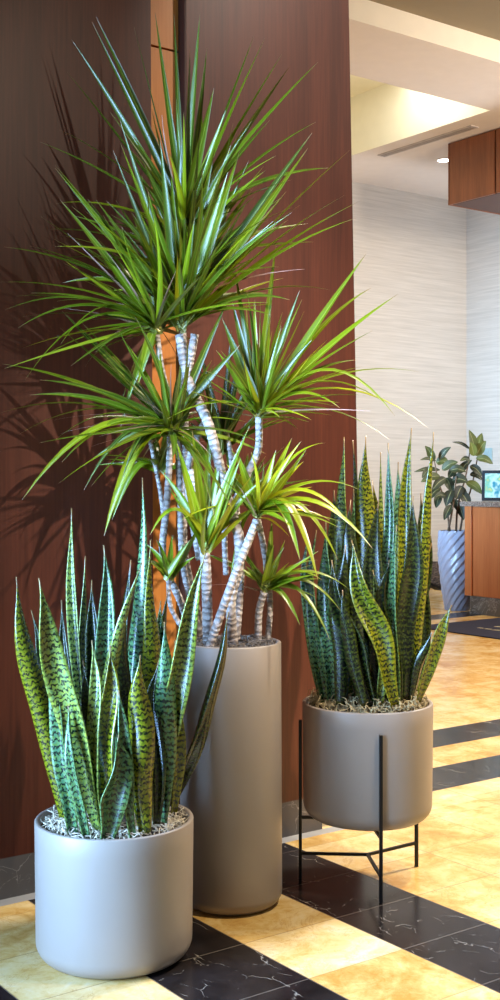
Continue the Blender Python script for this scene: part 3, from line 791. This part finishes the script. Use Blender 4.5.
# left middle crown
crown((172, 432, -.03), [
 (62, 311, 0, .03, 12, .1), (60, 328, 0, .02, 9, .35), (82, 323, 8, .05, 8, .4), (2, 364, 22, .04, 8, .5), (0, 413, 36, .02, 8, .45), (18, 435, 44, -.02, 6, .6), (55, 440, 40, -.04, 6, .4),
 (22, 500, 76, -.06, 8, .75), (62, 462, 50, -.04, 7, .5), (84, 490, 56, -.06, 6, .2), (100, 360, 14, -.04, 10, .3), (122, 480, 50, -.08, 6, .05), (240, 345, 6, -.04, 10, .1), (212, 360, 10, .02, 9, .3),
 (30, 395, 26, .0, 8, .5), (215, 480, 26, -.06, 8, .6), (104, 536, 66, -.08, 12, .75), (126, 470, 34, -.05, 7, .1), (228, 300, 4, .02, 9, .15), (190, 360, 0, -.07, 12, .4), (40, 380, 20, -.05, 8, .35)],
 58, 45, 135, 15, 7.5, up=.1, bias=(-.3, 0), zmin=-.5, rnd=(.2, .75), dry=12)
# half-hidden heads behind the stems
crown((222, 452, .06), [(245, 348, 0, .02, 13, .05), (200, 350, 4, .04, 10, .3), (232, 330, 0, .02, 9, .15), (262, 372, 4, .04, 9, .4), (190, 400, 6, .02, 9, .1), (272, 420, 14, .04, 8, .5)],
 20, 40, 95, 31, 8, up=.7, zmin=-.2, rnd=(.05, .5))
crown((242, 500, .05), [(222, 420, 0, .02, 9, .3), (262, 430, 2, .02, 9, .45), (280, 470, 10, .02, 8, .5), (206, 470, 8, .02, 8, .4)],
 16, 35, 80, 32, 7.5, up=.5, zmin=-.3, rnd=(.1, .6))
crown((160, 470, .05), [(140, 400, 2, .02, 9, .3), (120, 470, 20, .0, 8, .5), (112, 520, 50, -.03, 9, .7), (150, 400, 0, .03, 8, .2), (190, 410, 4, .02, 8, .4)],
 14, 35, 85, 33, 7, up=.3, zmin=-.4, rnd=(.2, .7))
# small heads lower down
crown((206, 550, -.07), [
 (150, 535, 62, -.06, 8, .7), (176, 440, 8, -.04, 11, .75), (192, 430, 0, -.02, 11, .6), (250, 425, 4, -.03, 11, .6), (240, 460, 6, -.05, 12, .65), (262, 480, 10, -.03, 9, .55), (222, 440, 0, .02, 9, .5), (160, 470, 14, .02, 10, .6), (212, 400, 0, .03, 8, .45)],
 14, 40, 100, 16, 8, up=.9, zmin=-.1, rnd=(.45, .85), dry=1)
crown((168, 580, -.02), [(172, 535, 0, 0, 7, .6), (190, 540, 2, 0, 8, .65), (196, 556, 4, 0, 7, .6), (158, 540, 0, 0, 7, .5), (204, 518, 2, .02, 7, .6), (150, 560, 6, 0, 7, .5)], 6, 25, 50, 17, 6.5, up=.8, zmin=0, rnd=(.4, .7), dry=0)
crown((257, 516, -.06), [
 (325, 443, 34, -.02, 13, .8), (292, 438, 6, .02, 10, .75), (276, 450, 0, 0, 9, .8), (345, 518, 48, -.06, 8, .8), (372, 548, 60, -.05, 8, .75), (318, 580, 78, -.08, 12, .75), (300, 560, 60, -.07, 9, .65),
 (236, 450, 2, -.04, 11, .7), (222, 470, 6, -.02, 11, .6), (360, 490, 36, .03, 8, .65), (338, 560, 60, .02, 9, .7), (230, 580, 40, .02, 4, .5)],
 26, 40, 100, 18, 8.5, up=.3, bias=(.3, 0), zmin=-.3, rnd=(.55, .98), dry=2)
crown((265, 590, .01), [
 (322, 580, 24, -.03, 8, .6), (340, 610, 40, -.02, 8, .55), (318, 560, 14, .03, 8, .5), (300, 625, 28, -.02, 6, .5), (236, 545, 8, .02, 7, .4), (272, 520, 0, .03, 9, .5), (350, 590, 34, .03, 8, .5), (285, 540, 2, .02, 8, .45), (330, 640, 50, -.03, 6, .5), (246, 566, 4, 0, 6, .5)],
 20, 35, 85, 19, 7.5, up=.35, bias=(.35, 0), zmin=-.3, rnd=(.4, .75), dry=2)

# ------------------------------------------------------------------ far faceted planter and rubber plant
cP = G(457, 9.2)
wp = empty('faceted_planter', (cP.x, cP.y, 0), 'tapered pale planter with diagonal facets beside the reception desk', 'pot')
bm = bmesh.new(); nS, nR, Hp = 28, 12, .6*S
def prad(t): return S*(.092+.052*math.sin(min(1, t*1.15)*math.pi/2))*(1-.06*max(0, t-.85)/.15)
rings = []
nS, nR = 84, 20
for j in range(nR*2+1):
    t = j/(nR*2); rings.append([])
    for i in range(nS):
        a = 2*math.pi*i/nS
        k = (a*14-3.7*14*t)/(2*math.pi) % 1.0; k2 = (a*7+1.2*14*t)/(2*math.pi) % 1.0
        rr_ = prad(t)*(1+.11*(k if k < .75 else (1-k)*3)-.06+.05*abs(k2-.5))
        rings[-1].append(bm.verts.new((cP.x+rr_*math.cos(a), cP.y+rr_*math.sin(a), Hp*t)))
for a, b in zip(rings, rings[1:]):
    for i in range(nS):
        j = (i+1) % nS; bm.faces.new((a[i], a[j], b[j])); bm.faces.new((a[i], b[j], b[i]))
bm.faces.new(rings[0][::-1])
inner = [bm.verts.new((cP.x+(v.co.x-cP.x)*.88, cP.y+(v.co.y-cP.y)*.88, Hp)) for v in rings[-1]]
low = [bm.verts.new((v.co.x, v.co.y, Hp-.05)) for v in inner]
for i in range(nS):
    j = (i+1) % nS; bm.faces.new((rings[-1][i], rings[-1][j], inner[j], inner[i])); bm.faces.new((inner[i], inner[j], low[j], low[i]))
bm.faces.new(low); bmesh.ops.recalc_face_normals(bm, faces=bm.faces[:])
finish('shell', bm, M['white_planter'], wp, smooth=False)
bm = bmesh.new(); lathe(bm, [(prad(1)*.84, Hp-.045), (prad(1)*.84, Hp-.02), (0, Hp-.012)], (cP.x, cP.y, 0), 32); finish('soil', bm, M['soil'], wp)
fp = empty('rubber_plant', (cP.x, cP.y, Hp), 'dark glossy rubber plant in the faceted pale planter by the desk', 'plant')
def fstem(pts):
    bm = bmesh.new(); cl = catmull([P(x, y, 9.2+dd) for x, y, dd in pts], 16); tube(bm, cl, lambda t: .011*(1-.45*t), 6); finish('stem', bm, M['bark'], fp)
fstem([(450, 532, 0), (446, 505, 0), (438, 480, 0), (434, 458, 0)])
fstem([(456, 532, 0), (458, 505, 0), (466, 475, 0), (470, 450, 0)])
fstem([(460, 532, .05), (464, 510, .05), (472, 485, .05), (478, 455, .05)])
fstem([(448, 532, -.05), (452, 512, -.05), (455, 490, -.05), (456, 476, -.05)])
def fleaf(x, y, tx, ty, w, rv, dd=0, yaw=0):
    bm, uvl, rl, tl = leaf_bm()
    a = P(x, y, 9.2+dd); b = P(tx, ty, 9.2+dd-.04); m = a.lerp(b, .5)+Vector((0, -.01, .02))
    cl = catmull([a, m, b], 10)
    blade(bm, uvl, rl, tl, cl, lambda t: max(.002, w/F*9.2*S*math.sin(math.pi*min(1, t**.8*.97+.02))**.8), Vector((yaw, -1, .35)), fold=.25, rnd=rv, cross=5)
    return bm
rr = random.Random(21)
FL = [(476, 455, 469, 430, 10, .7), (476, 455, 482, 433, 10, .9), (476, 456, 486, 441, 10, .8), (476, 458, 493, 464, 8, .7), (470, 449, 452, 442, 3.5, .1), (474, 456, 470, 442, 8, .95),
 (434, 461, 425, 446, 8, .6), (439, 459, 451, 447, 7, .5), (436, 461, 420, 460, 4, .5), (436, 462, 449, 464, 10, .7), (440, 470, 414, 472, 5, .5), (440, 476, 421, 482, 9, .6), (442, 470, 458, 462, 9, .6),
 (446, 478, 452, 492, 10, .5), (446, 478, 432, 490, 9, .4), (450, 470, 466, 472, 9, .5), (452, 480, 468, 482, 11, .3), (454, 488, 466, 500, 12, .1), (452, 490, 446, 506, 11, .15), (458, 474, 472, 460, 8, .4),
 (470, 466, 482, 476, 8, .3), (470, 474, 482, 480, 8, .25), (466, 482, 482, 494, 10, .9), (470, 460, 460, 461, 5, .6), (460, 492, 470, 508, 10, .1), (456, 500, 464, 520, 9, .2), (450, 500, 462, 514, 10, .35),
 (452, 505, 444, 520, 8, .3), (440, 488, 428, 500, 8, .4), (440, 494, 436, 508, 8, .4), (446, 496, 434, 498, 7, .4), (462, 500, 474, 516, 8, .3), (430, 470, 422, 478, 6, .5), (456, 470, 448, 478, 8, .35), (462, 486, 456, 500, 9, .05)]
for i, e in enumerate(FL):
    bm = fleaf(*e, dd=rr.uniform(-.08, .05), yaw=rr.uniform(-.5, .5)); finish('leaf', bm, M['ficus'], fp)

# ------------------------------------------------------------------ light
def area(name, loc, target, size, energy, col, sy=None, spread=None):
    l = bpy.data.lights.new(name, 'AREA'); l.energy = energy; l.color = col; l.size = size
    if spread: l.spread = math.radians(spread)
    if sy: l.shape = 'RECTANGLE'; l.size_y = sy
    o = bpy.data.objects.new(name, l); COL.objects.link(o); o.location = loc
    o.rotation_euler = (Vector(target)-Vector(loc)).to_track_quat('-Z', 'Y').to_euler(); return o
def spot(name, loc, target, energy, col, deg, blend=.6, r=.06):
    l = bpy.data.lights.new(name, 'SPOT'); l.energy = energy; l.color = col; l.spot_size = math.radians(deg); l.spot_blend = blend; l.shadow_soft_size = r
    o = bpy.data.objects.new(name, l); COL.objects.link(o); o.location = loc
    o.rotation_euler = (Vector(target)-Vector(loc)).to_track_quat('-Z', 'Y').to_euler(); return o
area('window_light', W(-.2, -2.1, 1.25), W(1.6, -1.4, 1.0), .9, 200, (.32, .58, 1.0), 2.6, 88)
area('window_light_front', Vector((-2.6, -.6, 1.5))*S, Vector((0, 2.9, 1.0))*S, 1.6, 125, (.42, .68, 1.0), 2.6)
spot('ceiling_spot_right', Vector((3.0, .6, 3.5))*S, P(380, 400, 3.0), 2000, (1, .85, .68), 21, .8)
spot('ceiling_spot_top', Vector((1.9, 2.2, 3.6))*S, P(420, 30, 3.4), 620, (1, .88, .76), 34, .9)
spot('ceiling_spot_left', Vector((3.2, .4, 3.3))*S, P(80, 110, 2.95), 190, (1, .82, .62), 13, .9)
area('ceiling_panel_floor', Vector((2.4, 4.4, 3.6))*S, Vector((1.7, 4.2, 0))*S, .6, 225, (1, .87, .7), None, 100)
spot('ceiling_spot_floor', Vector((1.3, 2.2, 3.7))*S, G(440, 2.85), 620, (1, .87, .66), 34, .8)
area('far_recess_light', W(6.2, -6.5, 4.05), W(6.2, -7.2, 0), .8, 15, (1, .98, .86))
area('far_lobby_light', W(6.3, -2.6, 2.9), W(6.8, -8.0, .6), 1.2, 190, (1, .86, .68), None, 130)
area('added_soffit_fill', W(8.1, -5.3, 1.9), W(6.3, -6.8, 3.64), .8, 72, (.8, .9, 1.0))  # added fill aimed up to brighten the soffit, no lamp known here
area('far_window_light', W(3.6, -6.6, 1.2), W(8.5, -7.0, 1.7), 1.4, 66, (.42, .7, 1.0), 2.0, 50)
w = bpy.data.worlds.new('World'); bpy.context.scene.world = w; w.use_nodes = True
w.node_tree.nodes['Background'].inputs[0].default_value = (.80, .86, 1.0, 1); w.node_tree.nodes['Background'].inputs[1].default_value = .13

# ------------------------------------------------------------------ camera
cam = bpy.data.cameras.new('Camera'); co = bpy.data.objects.new('Camera', cam); COL.objects.link(co)
co.location = (0, 0, S); co.rotation_euler = (math.pi/2, 0, 0)
cam.sensor_fit = 'VERTICAL'; cam.sensor_height = 36; cam.lens = F/1000*36
cam.shift_y = (HY-500)/1000.0
cam.clip_start = .05; cam.clip_end = 200
sc = bpy.context.scene; sc.camera = co
sc.view_settings.view_transform = 'Standard'; sc.view_settings.look = 'None'; sc.view_settings.gamma = 1; sc.view_settings.exposure = 0
sc.view_settings.use_curve_mapping = False
